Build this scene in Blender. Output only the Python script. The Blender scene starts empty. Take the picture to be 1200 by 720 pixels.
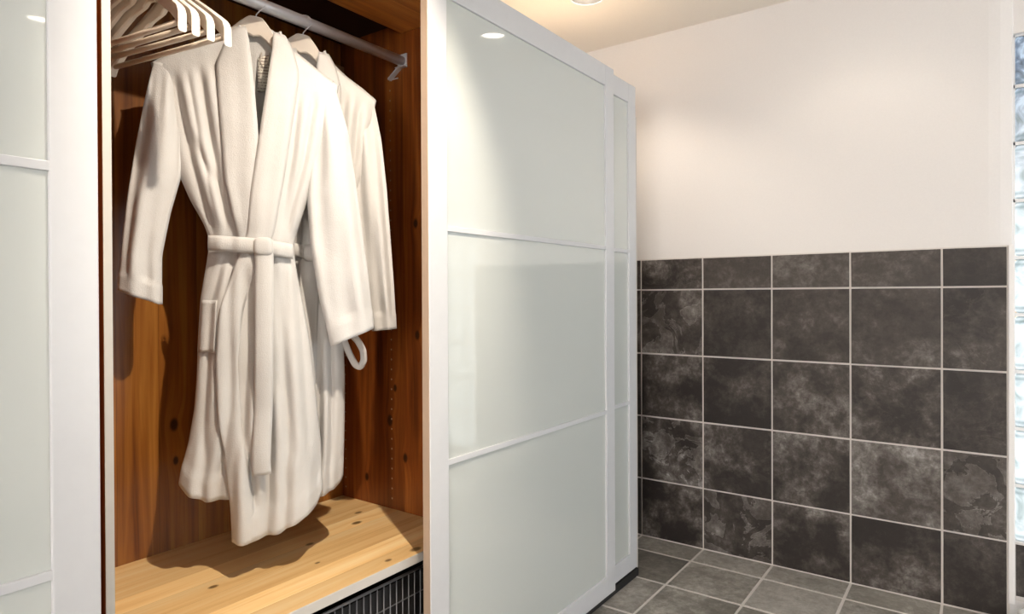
import bpy, bmesh, math, random
import numpy as np
from mathutils import Vector, Matrix
random.seed(4)
C = bpy.context.scene.collection
PI = math.pi

# ------------------------------------------------------------------ camera model (photo 1200x720)
FOC, YAW, PIT, ROL, CY = 755.99, math.radians(35.911), math.radians(-.314), math.radians(-.2546), 350.74
CAM = Vector((0, 0, 1.18))
FW = Vector((-math.sin(YAW)*math.cos(PIT), math.cos(YAW)*math.cos(PIT), math.sin(PIT)))
_r0 = Vector((math.cos(YAW), math.sin(YAW), 0)); _u0 = _r0.cross(FW)
RT = _r0*math.cos(ROL) + _u0*math.sin(ROL)
UP = -_r0*math.sin(ROL) + _u0*math.cos(ROL)
def ray(px, py): return FW*FOC + RT*(px-600) + UP*(CY-py)
def on_x(px, py, x): d = ray(px, py); return CAM + d*(x/d.x)
def on_y(px, py, y): d = ray(px, py); return CAM + d*(y/d.y)
def on_z(px, py, z): d = ray(px, py); return CAM + d*((z-CAM.z)/d.z)

cam_d = bpy.data.cameras.new('camera'); cam = bpy.data.objects.new('camera', cam_d); C.objects.link(cam)
cam.matrix_world = Matrix((( RT.x, UP.x, -FW.x, CAM.x), (RT.y, UP.y, -FW.y, CAM.y), (RT.z, UP.z, -FW.z, CAM.z), (0, 0, 0, 1)))
cam_d.sensor_width = 36; cam_d.lens = FOC/1200*36; cam_d.shift_y = -(360-CY)/1200; cam_d.clip_start = .02
bpy.context.scene.camera = cam

# ------------------------------------------------------------------ node helpers
def new_mat(name):
    m = bpy.data.materials.new(name); m.use_nodes = True
    nt = m.node_tree; b = nt.nodes['Principled BSDF']
    return m, nt, b
def N(nt, typ, **kw):
    n = nt.nodes.new(typ)
    for k, v in kw.items():
        if k in n.inputs: n.inputs[k].default_value = v
        else: setattr(n, k, v)
    return n
def math_n(nt, op, a, b=None, c=None):
    n = nt.nodes.new('ShaderNodeMath'); n.operation = op
    for i, v in enumerate((a, b, c)):
        if v is None: continue
        if isinstance(v, (int, float)): n.inputs[i].default_value = v
        else: nt.links.new(v, n.inputs[i])
    return n.outputs[0]
def ramp(nt, fac, stops):
    n = nt.nodes.new('ShaderNodeValToRGB'); e = n.color_ramp.elements
    while len(e) < len(stops): e.new(.5)
    for el, (p, c) in zip(e, stops): el.position = p; el.color = (*c, 1)
    nt.links.new(fac, n.inputs[0]); return n.outputs[0]
def mix(nt, fac, a, b, mode='MIX'):
    n = nt.nodes.new('ShaderNodeMix'); n.data_type = 'RGBA'; n.blend_type = mode
    for sock, v in ((n.inputs[0], fac), (n.inputs[6], a), (n.inputs[7], b)):
        if isinstance(v, (int, float)): sock.default_value = v
        elif isinstance(v, tuple): sock.default_value = (*v, 1)
        else: nt.links.new(v, sock)
    return n.outputs[2]
def bump(nt, b, h, strength, dist):
    n = N(nt, 'ShaderNodeBump', Strength=strength, Distance=dist)
    nt.links.new(h, n.inputs['Height']); nt.links.new(n.outputs[0], b.inputs['Normal'])
def simple(name, col, rough=.5, metal=0, ior=1.5, nz=0, scale=40):
    m, nt, b = new_mat(name)
    b.inputs['Base Color'].default_value = (*col, 1); b.inputs['Roughness'].default_value = rough
    b.inputs['Metallic'].default_value = metal; b.inputs['IOR'].default_value = ior
    t = N(nt, 'ShaderNodeTexCoord'); n = N(nt, 'ShaderNodeTexNoise', Scale=scale, Detail=4.0)
    nt.links.new(t.outputs['Object'], n.inputs['Vector'])
    d = tuple(c*.94 for c in col)
    nt.links.new(mix(nt, n.outputs[0], d, col), b.inputs['Base Color'])
    if nz: bump(nt, b, n.outputs[0], nz, .002)
    return m

def wood(name, light, mid, dark, grain='Z', across='Y', plank=.09, knots=(), rough=.38, holes=None):
    """edge-glued pine: staves across, streaked grain along; knots = [(along, across, size)]"""
    m, nt, b = new_mat(name)
    t = N(nt, 'ShaderNodeTexCoord'); s = N(nt, 'ShaderNodeSeparateXYZ'); nt.links.new(t.outputs['Object'], s.inputs[0])
    al, ac = s.outputs[grain], s.outputs[across]
    # knots bend the grain
    kn = None; bend = None
    for (ka, kc, ks) in knots:
        da = math_n(nt, 'MULTIPLY', math_n(nt, 'SUBTRACT', al, ka), .62/ks)
        dc = math_n(nt, 'MULTIPLY', math_n(nt, 'SUBTRACT', ac, kc), 1/ks)
        d2 = math_n(nt, 'SQRT', math_n(nt, 'ADD', math_n(nt, 'MULTIPLY', da, da), math_n(nt, 'MULTIPLY', dc, dc)))
        k = N(nt, 'ShaderNodeMapRange'); k.interpolation_type = 'SMOOTHSTEP'
        nt.links.new(d2, k.inputs[0]); k.inputs[1].default_value = 1.25; k.inputs[2].default_value = .55
        kn = k.outputs[0] if kn is None else math_n(nt, 'MAXIMUM', kn, k.outputs[0])
        ex = math_n(nt, 'MULTIPLY', math_n(nt, 'POWER', 2.718, math_n(nt, 'MULTIPLY', math_n(nt, 'MULTIPLY', d2, d2), -.12)), ks*1.5)
        bend = ex if bend is None else math_n(nt, 'ADD', bend, ex)
    acb = ac if bend is None else math_n(nt, 'ADD', ac, bend)
    idx = math_n(nt, 'FLOOR', math_n(nt, 'DIVIDE', ac, plank))
    wn = N(nt, 'ShaderNodeTexWhiteNoise'); wn.noise_dimensions = '1D'; nt.links.new(idx, wn.inputs['W'])
    cv = N(nt, 'ShaderNodeCombineXYZ')
    nt.links.new(math_n(nt, 'MULTIPLY', al, 1.6), cv.inputs[0])
    nt.links.new(math_n(nt, 'MULTIPLY', acb, 38), cv.inputs[1])
    nt.links.new(math_n(nt, 'MULTIPLY', wn.outputs[0], 40), cv.inputs[2])
    g = N(nt, 'ShaderNodeTexNoise', Scale=1.0, Detail=5.0, Roughness=.6, Distortion=.6); nt.links.new(cv.outputs[0], g.inputs['Vector'])
    cv2 = N(nt, 'ShaderNodeCombineXYZ')
    nt.links.new(math_n(nt, 'MULTIPLY', al, .9), cv2.inputs[0]); nt.links.new(math_n(nt, 'MULTIPLY', acb, 11), cv2.inputs[1])
    nt.links.new(math_n(nt, 'MULTIPLY', wn.outputs[0], 17), cv2.inputs[2])
    g2 = N(nt, 'ShaderNodeTexNoise', Scale=1.0, Detail=2.0); nt.links.new(cv2.outputs[0], g2.inputs['Vector'])
    f = math_n(nt, 'ADD', math_n(nt, 'MULTIPLY', g.outputs[0], .62), math_n(nt, 'MULTIPLY', g2.outputs[0], .38))
    col = ramp(nt, f, [(.3, dark), (.5, mid), (.68, light)])
    tint = ramp(nt, wn.outputs[0], [(0, (.74, .70, .66)), (1, (1.12, 1.1, 1.05))])
    col = mix(nt, .8, col, tint, 'MULTIPLY')
    fr = math_n(nt, 'FRACT', math_n(nt, 'DIVIDE', ac, plank))
    seam = math_n(nt, 'LESS_THAN', fr, .012)
    col = mix(nt, math_n(nt, 'MULTIPLY', seam, .5), col, tuple(c*.4 for c in dark))
    if kn is not None: col = mix(nt, math_n(nt, 'MULTIPLY', kn, .92), col, tuple(c*.22 for c in dark))
    if holes:                      # rows of drilled shelf-pin holes: (across positions, spacing, lowest, highest)
        hm = None
        for hc in holes[0]:
            dc = math_n(nt, 'SUBTRACT', ac, hc)
            da = math_n(nt, 'MULTIPLY', math_n(nt, 'SUBTRACT', math_n(nt, 'FRACT', math_n(nt, 'DIVIDE', al, holes[1])), .5), holes[1])
            d = math_n(nt, 'SQRT', math_n(nt, 'ADD', math_n(nt, 'MULTIPLY', dc, dc), math_n(nt, 'MULTIPLY', da, da)))
            h = math_n(nt, 'LESS_THAN', d, .003)
            hm = h if hm is None else math_n(nt, 'MAXIMUM', hm, h)
        ins = math_n(nt, 'MULTIPLY', math_n(nt, 'GREATER_THAN', al, holes[2]), math_n(nt, 'LESS_THAN', al, holes[3]))
        col = mix(nt, math_n(nt, 'MULTIPLY', hm, ins), col, (.35, .26, .18))
    nt.links.new(col, b.inputs['Base Color'])
    b.inputs['Roughness'].default_value = rough
    bump(nt, b, g.outputs[0], .12, .001)
    return m

def tile_mat(name, stone, rough=.45):
    """slate; the per-tile colour attribute 'tile' carries (tone, cloudiness, cleft, seed); grout faces carry tone<0.02 in 'grout'"""
    m, nt, b = new_mat(name)
    t = N(nt, 'ShaderNodeTexCoord')
    at = N(nt, 'ShaderNodeAttribute'); at.attribute_name = 'tile'
    s = N(nt, 'ShaderNodeSeparateColor'); nt.links.new(at.outputs['Color'], s.inputs[0])
    tone, cloud, cleft, seed = s.outputs[0], s.outputs[1], s.outputs[2], at.outputs['Alpha']
    off = N(nt, 'ShaderNodeVectorMath'); off.operation = 'ADD'
    sc = N(nt, 'ShaderNodeCombineXYZ')
    for i, k in enumerate((37., 91., 53.)): nt.links.new(math_n(nt, 'MULTIPLY', seed, k), sc.inputs[i])
    nt.links.new(t.outputs['Object'], off.inputs[0]); nt.links.new(sc.outputs[0], off.inputs[1])
    v = off.outputs[0]
    n1 = N(nt, 'ShaderNodeTexNoise', Scale=5.5, Detail=7.0, Roughness=.62, Distortion=.15); nt.links.new(v, n1.inputs['Vector'])
    n2 = N(nt, 'ShaderNodeTexNoise', Scale=34.0, Detail=8.0, Roughness=.75, Distortion=.3); nt.links.new(v, n2.inputs['Vector'])
    n3 = N(nt, 'ShaderNodeTexNoise', Scale=170.0, Detail=2.0); nt.links.new(v, n3.inputs['Vector'])
    n4 = N(nt, 'ShaderNodeTexNoise', Scale=5.0, Detail=6.0, Roughness=.55, Distortion=1.6); nt.links.new(v, n4.inputs['Vector'])
    cl = N(nt, 'ShaderNodeMapRange'); nt.links.new(n1.outputs[0], cl.inputs[0]); cl.inputs[1].default_value = .42; cl.inputs[2].default_value = .72
    mot = math_n(nt, 'MULTIPLY', cl.outputs[0], math_n(nt, 'ADD', math_n(nt, 'MULTIPLY', n2.outputs[0], 1.3), .05))
    mot = math_n(nt, 'MULTIPLY', mot, cloud)
    # cleft: stepped flakes of the split face
    st = N(nt, 'ShaderNodeMapRange'); nt.links.new(n4.outputs[0], st.inputs[0])
    st.inputs[1].default_value = .50; st.inputs[2].default_value = .515
    flake = math_n(nt, 'MULTIPLY', st.outputs[0], cleft)
    vd = math_n(nt, 'ABSOLUTE', math_n(nt, 'SUBTRACT', n4.outputs[0], .5075))
    vein = N(nt, 'ShaderNodeMapRange'); nt.links.new(vd, vein.inputs[0]); vein.inputs[1].default_value = .007; vein.inputs[2].default_value = .001
    vein = math_n(nt, 'MULTIPLY', math_n(nt, 'MULTIPLY', vein.outputs[0], n2.outputs[0]), math_n(nt, 'ADD', cleft, .12))
    fine = math_n(nt, 'MULTIPLY', math_n(nt, 'SUBTRACT', n2.outputs[0], .5), 1.3)
    k = math_n(nt, 'ADD', math_n(nt, 'ADD', tone, math_n(nt, 'MULTIPLY', mot, 1.05)), math_n(nt, 'MULTIPLY', flake, .17))
    k = math_n(nt, 'MULTIPLY', k, math_n(nt, 'ADD', 1.0, fine))
    speck = N(nt, 'ShaderNodeMapRange'); nt.links.new(n3.outputs[0], speck.inputs[0]); speck.inputs[1].default_value = .69; speck.inputs[2].default_value = .74
    k = math_n(nt, 'ADD', k, math_n(nt, 'ADD', math_n(nt, 'MULTIPLY', speck.outputs[0], .10), math_n(nt, 'MULTIPLY', vein, .45)))
    col = ramp(nt, k, stone)
    nt.links.new(col, b.inputs['Base Color']); b.inputs['Roughness'].default_value = rough; b.inputs['Specular IOR Level'].default_value = .3
    hgt = math_n(nt, 'ADD', math_n(nt, 'MULTIPLY', n2.outputs[0], .35), math_n(nt, 'ADD', math_n(nt, 'MULTIPLY', flake, .8), math_n(nt, 'MULTIPLY', n1.outputs[0], .4)))
    bump(nt, b, hgt, .55, .004)
    return m

def terry(name, col):
    m, nt, b = new_mat(name)
    t = N(nt, 'ShaderNodeTexCoord'); n = N(nt, 'ShaderNodeTexNoise', Scale=420.0, Detail=3.0); nt.links.new(t.outputs['Object'], n.inputs['Vector'])
    n2 = N(nt, 'ShaderNodeTexNoise', Scale=22.0, Detail=4.0); nt.links.new(t.outputs['Object'], n2.inputs['Vector'])
    nt.links.new(mix(nt, n2.outputs[0], tuple(c*.95 for c in col), col), b.inputs['Base Color'])
    b.inputs['Roughness'].default_value = .95; b.inputs['Sheen Weight'].default_value = .15; b.inputs['Specular IOR Level'].default_value = .15
    h = math_n(nt, 'ADD', n.outputs[0], math_n(nt, 'MULTIPLY', n2.outputs[0], 2.2)); bump(nt, b, h, .35, .003)
    return m

M = {}
M['wall'] = simple('wall_paint', (.81, .775, .75), .85, nz=.05, scale=160)
M['ceiling'] = simple('ceiling_paint', (.93, .86, .77), .9, nz=.05, scale=160)
M['grout'] = simple('grout', (.72, .67, .63), .9, nz=.2, scale=300)
M['frame'] = simple('white_lacquered_aluminium', (.64, .645, .66), .32)
M['edge'] = simple('white_edge_band', (.60, .57, .52), .45)
M['beige'] = simple('beige_door_edge', (.46, .34, .25), .4)
M['cover'] = simple('bounce_board', (.80, .68, .54), .6)  # pale so that it bounces lamp light up to the ceiling
M['black'] = simple('shade_black', (.012, .011, .011), .6)  # near-black, carries the shade under the doors and below the shelf
M['dark'] = simple('shade_dark_board', (.03, .01, .006), .7)  # unlit look of the top and end gaps, put into the colour
M['chrome'] = simple('satin_steel', (.66, .66, .68), .35, .2)
M['wire'] = simple('grey_wire', (.17, .17, .18), .4, .3)
M['reflector'] = simple('brushed_reflector', (.16, .15, .14), .35, .6)
M['whiteplastic'] = simple('white_trim', (.82, .80, .78), .4)
M['tub'] = simple('white_enamel', (.84, .84, .83), .12)
M['hanger'] = simple('bleached_beech', (.78, .67, .54), .45)
M['hangerlit'] = simple('highlight_beech', (.80, .75, .68), .4)  # highlight on hanger top edges and tips, painted in
M['terry'] = terry('white_terry', (.60, .588, .568))
M['terry2'] = terry('cream_terry', (.58, .56, .535))

# lacquered back-painted glass
m, nt, b = new_mat('white_lacquered_glass')
t = N(nt, 'ShaderNodeTexCoord'); n = N(nt, 'ShaderNodeTexNoise', Scale=2.0, Detail=1.0); nt.links.new(t.outputs['Object'], n.inputs['Vector'])
nt.links.new(mix(nt, n.outputs[0], (.57, .60, .575), (.59, .62, .595)), b.inputs['Base Color'])
b.inputs['Roughness'].default_value = .03; b.inputs['IOR'].default_value = 2.0
M['glass'] = m
# lit lamp
m, nt, b = new_mat('lamp_lens'); b.inputs['Emission Color'].default_value = (1, .9, .75, 1); b.inputs['Emission Strength'].default_value = 14
M['lamp'] = m

STONE = [(0, (.012, .009, .008)), (.18, (.030, .024, .021)), (.36, (.070, .058, .050)), (.6, (.17, .152, .138)), (1, (.42, .40, .38))]
STONEF = [(0, (.06, .054, .046)), (.2, (.12, .108, .094)), (.45, (.25, .23, .20)), (.7, (.42, .39, .35)), (1, (.60, .58, .54))]
M['slate'] = tile_mat('slate_wall', STONE, .5)
M['slatefloor'] = tile_mat('slate_floor', STONEF, .5)

# ------------------------------------------------------------------ mesh helpers
def link(name, me, mats, parent=None, smooth=False):
    o = bpy.data.objects.new(name, me); C.objects.link(o)
    for mt in (mats if isinstance(mats, (list, tuple)) else [mats]): me.materials.append(mt)
    if smooth:
        for p in me.polygons: p.use_smooth = True
    if parent is not None: o.parent = parent
    return o
def from_bm(name, bm, mats, parent=None, smooth=False):
    me = bpy.data.meshes.new(name); bm.normal_update(); bm.to_mesh(me); bm.free()
    return link(name, me, mats, parent, smooth)
def add_box(bm, x0, x1, y0, y1, z0, z1, bev=0, mi=0):
    r = bmesh.ops.create_cube(bm, size=1)
    vs = r['verts']
    for v in vs:
        v.co = Vector((x0+(v.co.x+.5)*(x1-x0), y0+(v.co.y+.5)*(y1-y0), z0+(v.co.z+.5)*(z1-z0)))
    fs = {f for v in vs for f in v.link_faces}
    for f in fs: f.material_index = mi
    if bev:
        es = list({e for v in vs for e in v.link_edges})
        bmesh.ops.bevel(bm, geom=es, offset=bev, segments=2, affect='EDGES', profile=.5)
def box(name, x0, x1, y0, y1, z0, z1, mat, parent=None, bev=.0015):
    bm = bmesh.new(); add_box(bm, x0, x1, y0, y1, z0, z1, bev); return from_bm(name, bm, mat, parent)
def add_tube(bm, pts, r, seg=10, caps=True, radii=None, flat=None):
    """tube along pts (Vectors)"""
    pts = [Vector(p) for p in pts]; rings = []; prev = None
    for i, p in enumerate(pts):
        d = (pts[min(i+1, len(pts)-1)] - pts[max(i-1, 0)]).normalized()
        a = prev if prev is not None else (Vector((0, 0, 1)) if abs(d.z) < .9 else Vector((1, 0, 0)))
        n1 = (a - d*a.dot(d)).normalized(); prev = n1; n2 = d.cross(n1)
        rr = radii[i] if radii else r
        rings.append([bm.verts.new(p + (n1*math.cos(2*PI*k/seg) + n2*math.sin(2*PI*k/seg))*rr) for k in range(seg)])
    for A, B in zip(rings, rings[1:]):
        for k in range(seg): bm.faces.new((A[k], A[(k+1) % seg], B[(k+1) % seg], B[k]))
    if caps: bm.faces.new(rings[0][::-1]); bm.faces.new(rings[-1])
def add_lathe(bm, prof, seg=40, mi=0, c=(0, 0, 0)):
    """prof = [(r,z)] revolved about z"""
    rings = [[bm.verts.new((c[0]+r*math.cos(2*PI*k/seg), c[1]+r*math.sin(2*PI*k/seg), c[2]+z)) for k in range(seg)] for r, z in prof]
    for A, B in zip(rings, rings[1:]):
        for k in range(seg):
            f = bm.faces.new((A[k], A[(k+1) % seg], B[(k+1) % seg], B[k])); f.material_index = mi
    return rings
def empty(name, loc): 
    o = bpy.data.objects.new(name, None); C.objects.link(o); o.location = loc; o.empty_display_size = .1; return o
def tag(o, label, cat, group=None):
    o['label'] = label; o['category'] = cat
    if group: o['group'] = group
    return o
def struct(o): o['kind'] = 'structure'; return o
def keep(o, parent):           # parent while keeping world-space mesh coordinates
    o.parent = parent; o.matrix_parent_inverse = Matrix.Translation(parent.location).inverted(); return o

# ------------------------------------------------------------------ room
YB = 2.9325; XL = -1.80; XR = 2.30; YF = -4.40; ZC = 2.433
DX = -1.14                           # front face of the outer sliding doors
XOP = .10                            # left side of the glass-block opening

# floor: one slab of grout with the slate tiles set in it
def tiled(name, cells, axis, mat, thick=.004, gap=.004, back=None):
    """cells = [(u0,u1,v0,v1,(tone,cloud,cleft,seed))]; axis 'floor' or 'wall' (u=x, v=y or z)"""
    bm = bmesh.new(); lay = bm.loops.layers.float_color.new('tile')
    for (u0, u1, v0, v1, at) in cells:
        gv = gap*(1.35 if axis == 'floor' else 1)
        u0 += gap; u1 -= gap; v0 += gv; v1 -= gv
        if u1-u0 < .004 or v1-v0 < .004: continue
        n0 = len(bm.faces)
        b2 = .0012; j = lambda: random.uniform(-.0007, .0007)
        def P(u, v, h): return (u, v, h) if axis == 'floor' else (u, YB-h, v)
        lo = [bm.verts.new(P(u, v, -.002)) for u, v in ((u0, v0), (u1, v0), (u1, v1), (u0, v1))]
        hi = [bm.verts.new(P(u+j(), v+j(), thick-b2)) for u, v in ((u0, v0), (u1, v0), (u1, v1), (u0, v1))]
        tp = [bm.verts.new(P(u, v, thick)) for u, v in ((u0+b2, v0+b2), (u1-b2, v0+b2), (u1-b2, v1-b2), (u0+b2, v1-b2))]
        fs = []
        for A, B in ((lo, hi), (hi, tp)):
            for k in range(4): fs.append(bm.faces.new((A[k], A[(k+1) % 4], B[(k+1) % 4], B[k])))
        fs.append(bm.faces.new(tp))
        if axis == 'wall':
            pass
        for f in fs:
            f.material_index = 0
            for l in f.loops: l[lay] = at
    bmesh.ops.recalc_face_normals(bm, faces=bm.faces)
    if back:
        u0, u1, v0, v1 = back
        if axis == 'floor': add_box(bm, u0, u1, v0, v1, -.10, 0, 0, 1)
        else: add_box(bm, u0, u1, YB-.001, YB+.04, v0, v1, 0, 1)
    return from_bm(name, bm, [mat, M['grout']])

xs = [-1.954, -1.645, -1.340, -1.034, -.729, -.424, -.114, .192, .498, .804, 1.11, 1.416, 1.722, 2.028, 2.30]
ys = [YB, 2.767, 2.4836]
while ys[-1] > YF: ys.append(ys[-1]-.303)
ys[-1] = YF
rnd = random.Random(11)
special = {(2, 0): (.42, .35, .25), (3, 0): (.52, .3, .3), (4, 0): (.50, .3, .2), (5, 0): (.46, .2, .3), (6, 0): (.45, .2, .2),
           (2, 1): (.26, .45, .1), (3, 1): (.42, .5, .2), (4, 1): (.62, .15, .1), (5, 1): (.46, .4, .2),
           (2, 2): (.48, .35, .1), (3, 2): (.36, .6, .2), (4, 2): (.40, .5, .2)}
cells = []
for i in range(len(xs)-1):
    for k in range(len(ys)-1):
        at = special.get((i, k), (rnd.uniform(.3, .55), rnd.uniform(.2, .6), rnd.uniform(0, .4)))
        cells.append((max(xs[i], XL), xs[i+1], ys[k+1], ys[k], (*at, rnd.random())))
fl = struct(tiled('floor', cells, 'floor', M['slatefloor'], .0012, .0048, (XL-.1, XR+.1, YF-.1, YB+.5)))

# slate wainscot on the back wall
zs = [0.003, .2831, .589, .895, 1.205, 1.352]
wx = [-1.80, -1.645, -1.340, -1.034, -.729, -.424, -.114, .084]
tt = {  # (col, row from the floor): tone, cloud, cleft
 (2, 4): (.16, .95, .3), (3, 4): (.31, .25, .1), (4, 4): (.34, .3, .0), (5, 4): (.28, .3, .1), (6, 4): (.16, .2, .0),
 (2, 3): (.20, .55, .8), (3, 3): (.17, .35, .0), (4, 3): (.23, .4, .0), (5, 3): (.24, .35, .0), (6, 3): (.13, .45, .25),
 (2, 2): (.16, .85, .0), (3, 2): (.15, .5, .0), (4, 2): (.22, .8, .0), (5, 2): (.19, .75, .15), (6, 2): (.12, .30, .2),
 (2, 1): (.19, .8, 1.), (3, 1): (.20, .95, .2), (4, 1): (.18, .75, .1), (5, 1): (.36, .8, .0), (6, 1): (.22, .4, .9),
 (2, 0): (.12, 1., .0), (3, 0): (.22, .5, 1.), (4, 0): (.18, .75, .0), (5, 0): (.16, .55, .0), (6, 0): (.15, .4, .0)}
cells = []
for i in range(len(wx)-1):
    for k in range(5):
        at = tt.get((i, k), (.17, .5, .2)); cells.append((wx[i], wx[i+1], zs[k], zs[k+1], (*at, rnd.random())))
struct(tiled('trim_1', cells, 'wall', M['slate'], .006, .0036, (XL, .089, 0, 1.354)))

# back wall: plaster, eased towards the window reveal
bm = bmesh.new()
def prism(bm, poly, z0, z1):
    lo = [bm.verts.new((x, y, z0)) for x, y in poly]; hi = [bm.verts.new((x, y, z1)) for x, y in poly]
    n = len(poly)
    for k in range(n): bm.faces.new((lo[k], lo[(k+1) % n], hi[(k+1) % n], hi[k]))
    bm.faces.new(lo[::-1]); bm.faces.new(hi)
prism(bm, [(XL-.15, YB), (.028, YB), (.062, YB+.004), (XOP-.004, YB+.013), (XOP, YB+.020), (XOP, YB+.2), (XL-.15, YB+.2)], 1.354, ZC+.1)
prism(bm, [(XL-.15, YB+.006), (.089, YB+.006), (XOP, YB+.012), (XOP, YB+.2), (XL-.15, YB+.2)], 0, 1.354)
add_box(bm, XOP, 1.30, YB+.02, YB+.2, 2.117, ZC+.1)
add_box(bm, XOP, 1.30, YB+.045, YB+.2, -.05, .272)
add_box(bm, 1.30, XR+.15, YB, YB+.2, -.05, ZC+.1)
bmesh.ops.recalc_face_normals(bm, faces=bm.faces)
struct(from_bm('wall_back', bm, M['wall']))
# white corner bead beside the slate, dark slate apron and sill under the glass blocks
struct(box('trim_2', .0845, .104, YB-.007, YB+.03, .06, 1.355, M['whiteplastic'], bev=.003))
cells = [(XOP+.005+.306*i, min(XOP+.005+.306*(i+1), 1.3), .075, .268, (.13, .6, .2, rnd.random())) for i in range(4)]
bm_o = tiled('trim_3', cells, 'wall', M['slate'], .004, .003, (XOP, 1.3, .06, .272)); bm_o.location.y = .043; struct(bm_o)

# other walls and ceiling
struct(box('wall_left', XL-.15, XL, YF-.1, YB, -.05, ZC+.1, M['wall'], bev=0))
bm = bmesh.new()
WR = (1.66, 2.84, .35, 2.05)          # opening for an added, unseen fill-light window in the right wall
add_box(bm, XR, XR+.15, YF-.1, WR[0], -.05, ZC+.1); add_box(bm, XR, XR+.15, WR[1], YB, -.05, ZC+.1)
add_box(bm, XR, XR+.15, WR[0], WR[1], -.05, WR[2]); add_box(bm, XR, XR+.15, WR[0], WR[1], WR[3], ZC+.1)
struct(from_bm('wall_right', bm, M['wall']))
bm = bmesh.new()
WIN = (-.25, 1.95, .40, 2.28)          # opening for an added, unseen fill-light window behind the camera
add_box(bm, XL-.15, WIN[0], YF-.15, YF, -.05, ZC+.1); add_box(bm, WIN[1], XR+.15, YF-.15, YF, -.05, ZC+.1)
add_box(bm, WIN[0], WIN[1], YF-.15, YF, -.05, WIN[2]); add_box(bm, WIN[0], WIN[1], YF-.15, YF, WIN[3], ZC+.1)
struct(from_bm('wall_front', bm, M['wall']))
CANS = [(-1.330, 2.385), (-.38, 2.495), (-.38, .78), (1.16, 1.125), (1.16, -.75), (-.38, -1.0)]  # last two lamps are unseen, added to lift the room light
RC = .070
bm = bmesh.new()
es = []
def loop(pts):
    v = [bm.verts.new((*p, ZC)) for p in pts]
    es.extend(bm.edges.new((v[k], v[(k+1) % len(v)])) for k in range(len(v)))
loop([(XL-.1, YF-.1), (XR+.1, YF-.1), (XR+.1, YB+.15), (XL-.1, YB+.15)])
for cx, cy in CANS: loop([(cx+RC*math.cos(2*PI*k/40), cy+RC*math.sin(2*PI*k/40)) for k in range(40)])
bmesh.ops.triangle_fill(bm, use_beauty=True, use_dissolve=False, edges=es)
# drop any fill that landed inside a lamp hole
bad = [f for f in bm.faces if any((f.calc_center_median().xy-Vector(c)).length < RC*.97 and all((v.co.xy-Vector(c)).length < RC*1.01 for v in f.verts) for c in CANS)]
bmesh.ops.delete(bm, geom=bad, context='FACES')
for f in bm.faces:
    if f.normal.z > 0: f.normal_flip()
cl = struct(from_bm('ceiling', bm, M['ceiling']))

# glass-block window (back wall, right edge of the photo)
m, nt, b = new_mat('daylit_glass_block')
t = N(nt, 'ShaderNodeTexCoord'); n = N(nt, 'ShaderNodeTexNoise', Scale=9.0, Detail=4.0, Distortion=2.2); nt.links.new(t.outputs['Object'], n.inputs['Vector'])
s = N(nt, 'ShaderNodeSeparateXYZ'); nt.links.new(t.outputs['Object'], s.inputs[0])
view = ramp(nt, n.outputs[0], [(.30, (.42, .52, .52)), (.42, (.66, .76, .78)), (.52, (.82, .89, .92)), (.66, (.96, 1, 1))])
bright = N(nt, 'ShaderNodeMapRange'); nt.links.new(s.outputs['Z'], bright.inputs[0]); bright.inputs[1].default_value = 2.0; bright.inputs[2].default_value = 1.5
dk = ramp(nt, n.outputs[0], [(.35, (.03, .05, .07)), (.5, (.16, .22, .32)), (.62, (.5, .62, .75))])
b.inputs['Base Color'].default_value = (.10, .11, .115, 1); b.inputs['Roughness'].default_value = .08
def edge_d(v, o, p):
    f = math_n(nt, 'FRACT', math_n(nt, 'ADD', math_n(nt, 'DIVIDE', math_n(nt, 'SUBTRACT', v, o), p), 4.0))
    return math_n(nt, 'MINIMUM', f, math_n(nt, 'SUBTRACT', 1.0, f))
ed = math_n(nt, 'MINIMUM', edge_d(s.outputs['X'], .197, .207), edge_d(s.outputs['Z'], .272, .2075))
rim = ramp(nt, ed, [(.03, (.22, .28, .30)), (.07, (1, 1, 1)), (.12, (.5, .58, .60)), (.17, (1, 1, 1))])
nt.links.new(mix(nt, 1.0, mix(nt, bright.outputs[0], dk, view), rim, 'MULTIPLY'), b.inputs['Emission Color'])
b.inputs['Emission Strength'].default_value = 1.05
bump(nt, b, n.outputs[0], .4, .01)
M['block'] = m
w = struct(empty('window_1', (.70, 2.99, .27)))
bm = bmesh.new()
bx = [XOP, .197, .404, .611, .818, 1.025, 1.30]; bz = [.272+.2075*k for k in range(9)]; bz[-1] = 1.932; bz.append(2.117)
g = .006
for x in bx: add_box(bm, x-g, x+g, 2.975, 3.06, .272, 2.117)
for z in bz: add_box(bm, XOP, 1.30, 2.975, 3.06, z-g, z+g)
keep(struct(from_bm('mortar', bm, M['whiteplastic'])), w)
bm = bmesh.new()
for i in range(len(bx)-1):
    for k in range(len(bz)-1): add_box(bm, bx[i]+g, bx[i+1]-g, 2.968, 3.06, bz[k]+g, bz[k+1]-g, .012)
keep(struct(from_bm('panes', bm, M['block'], smooth=True)), w)

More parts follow.
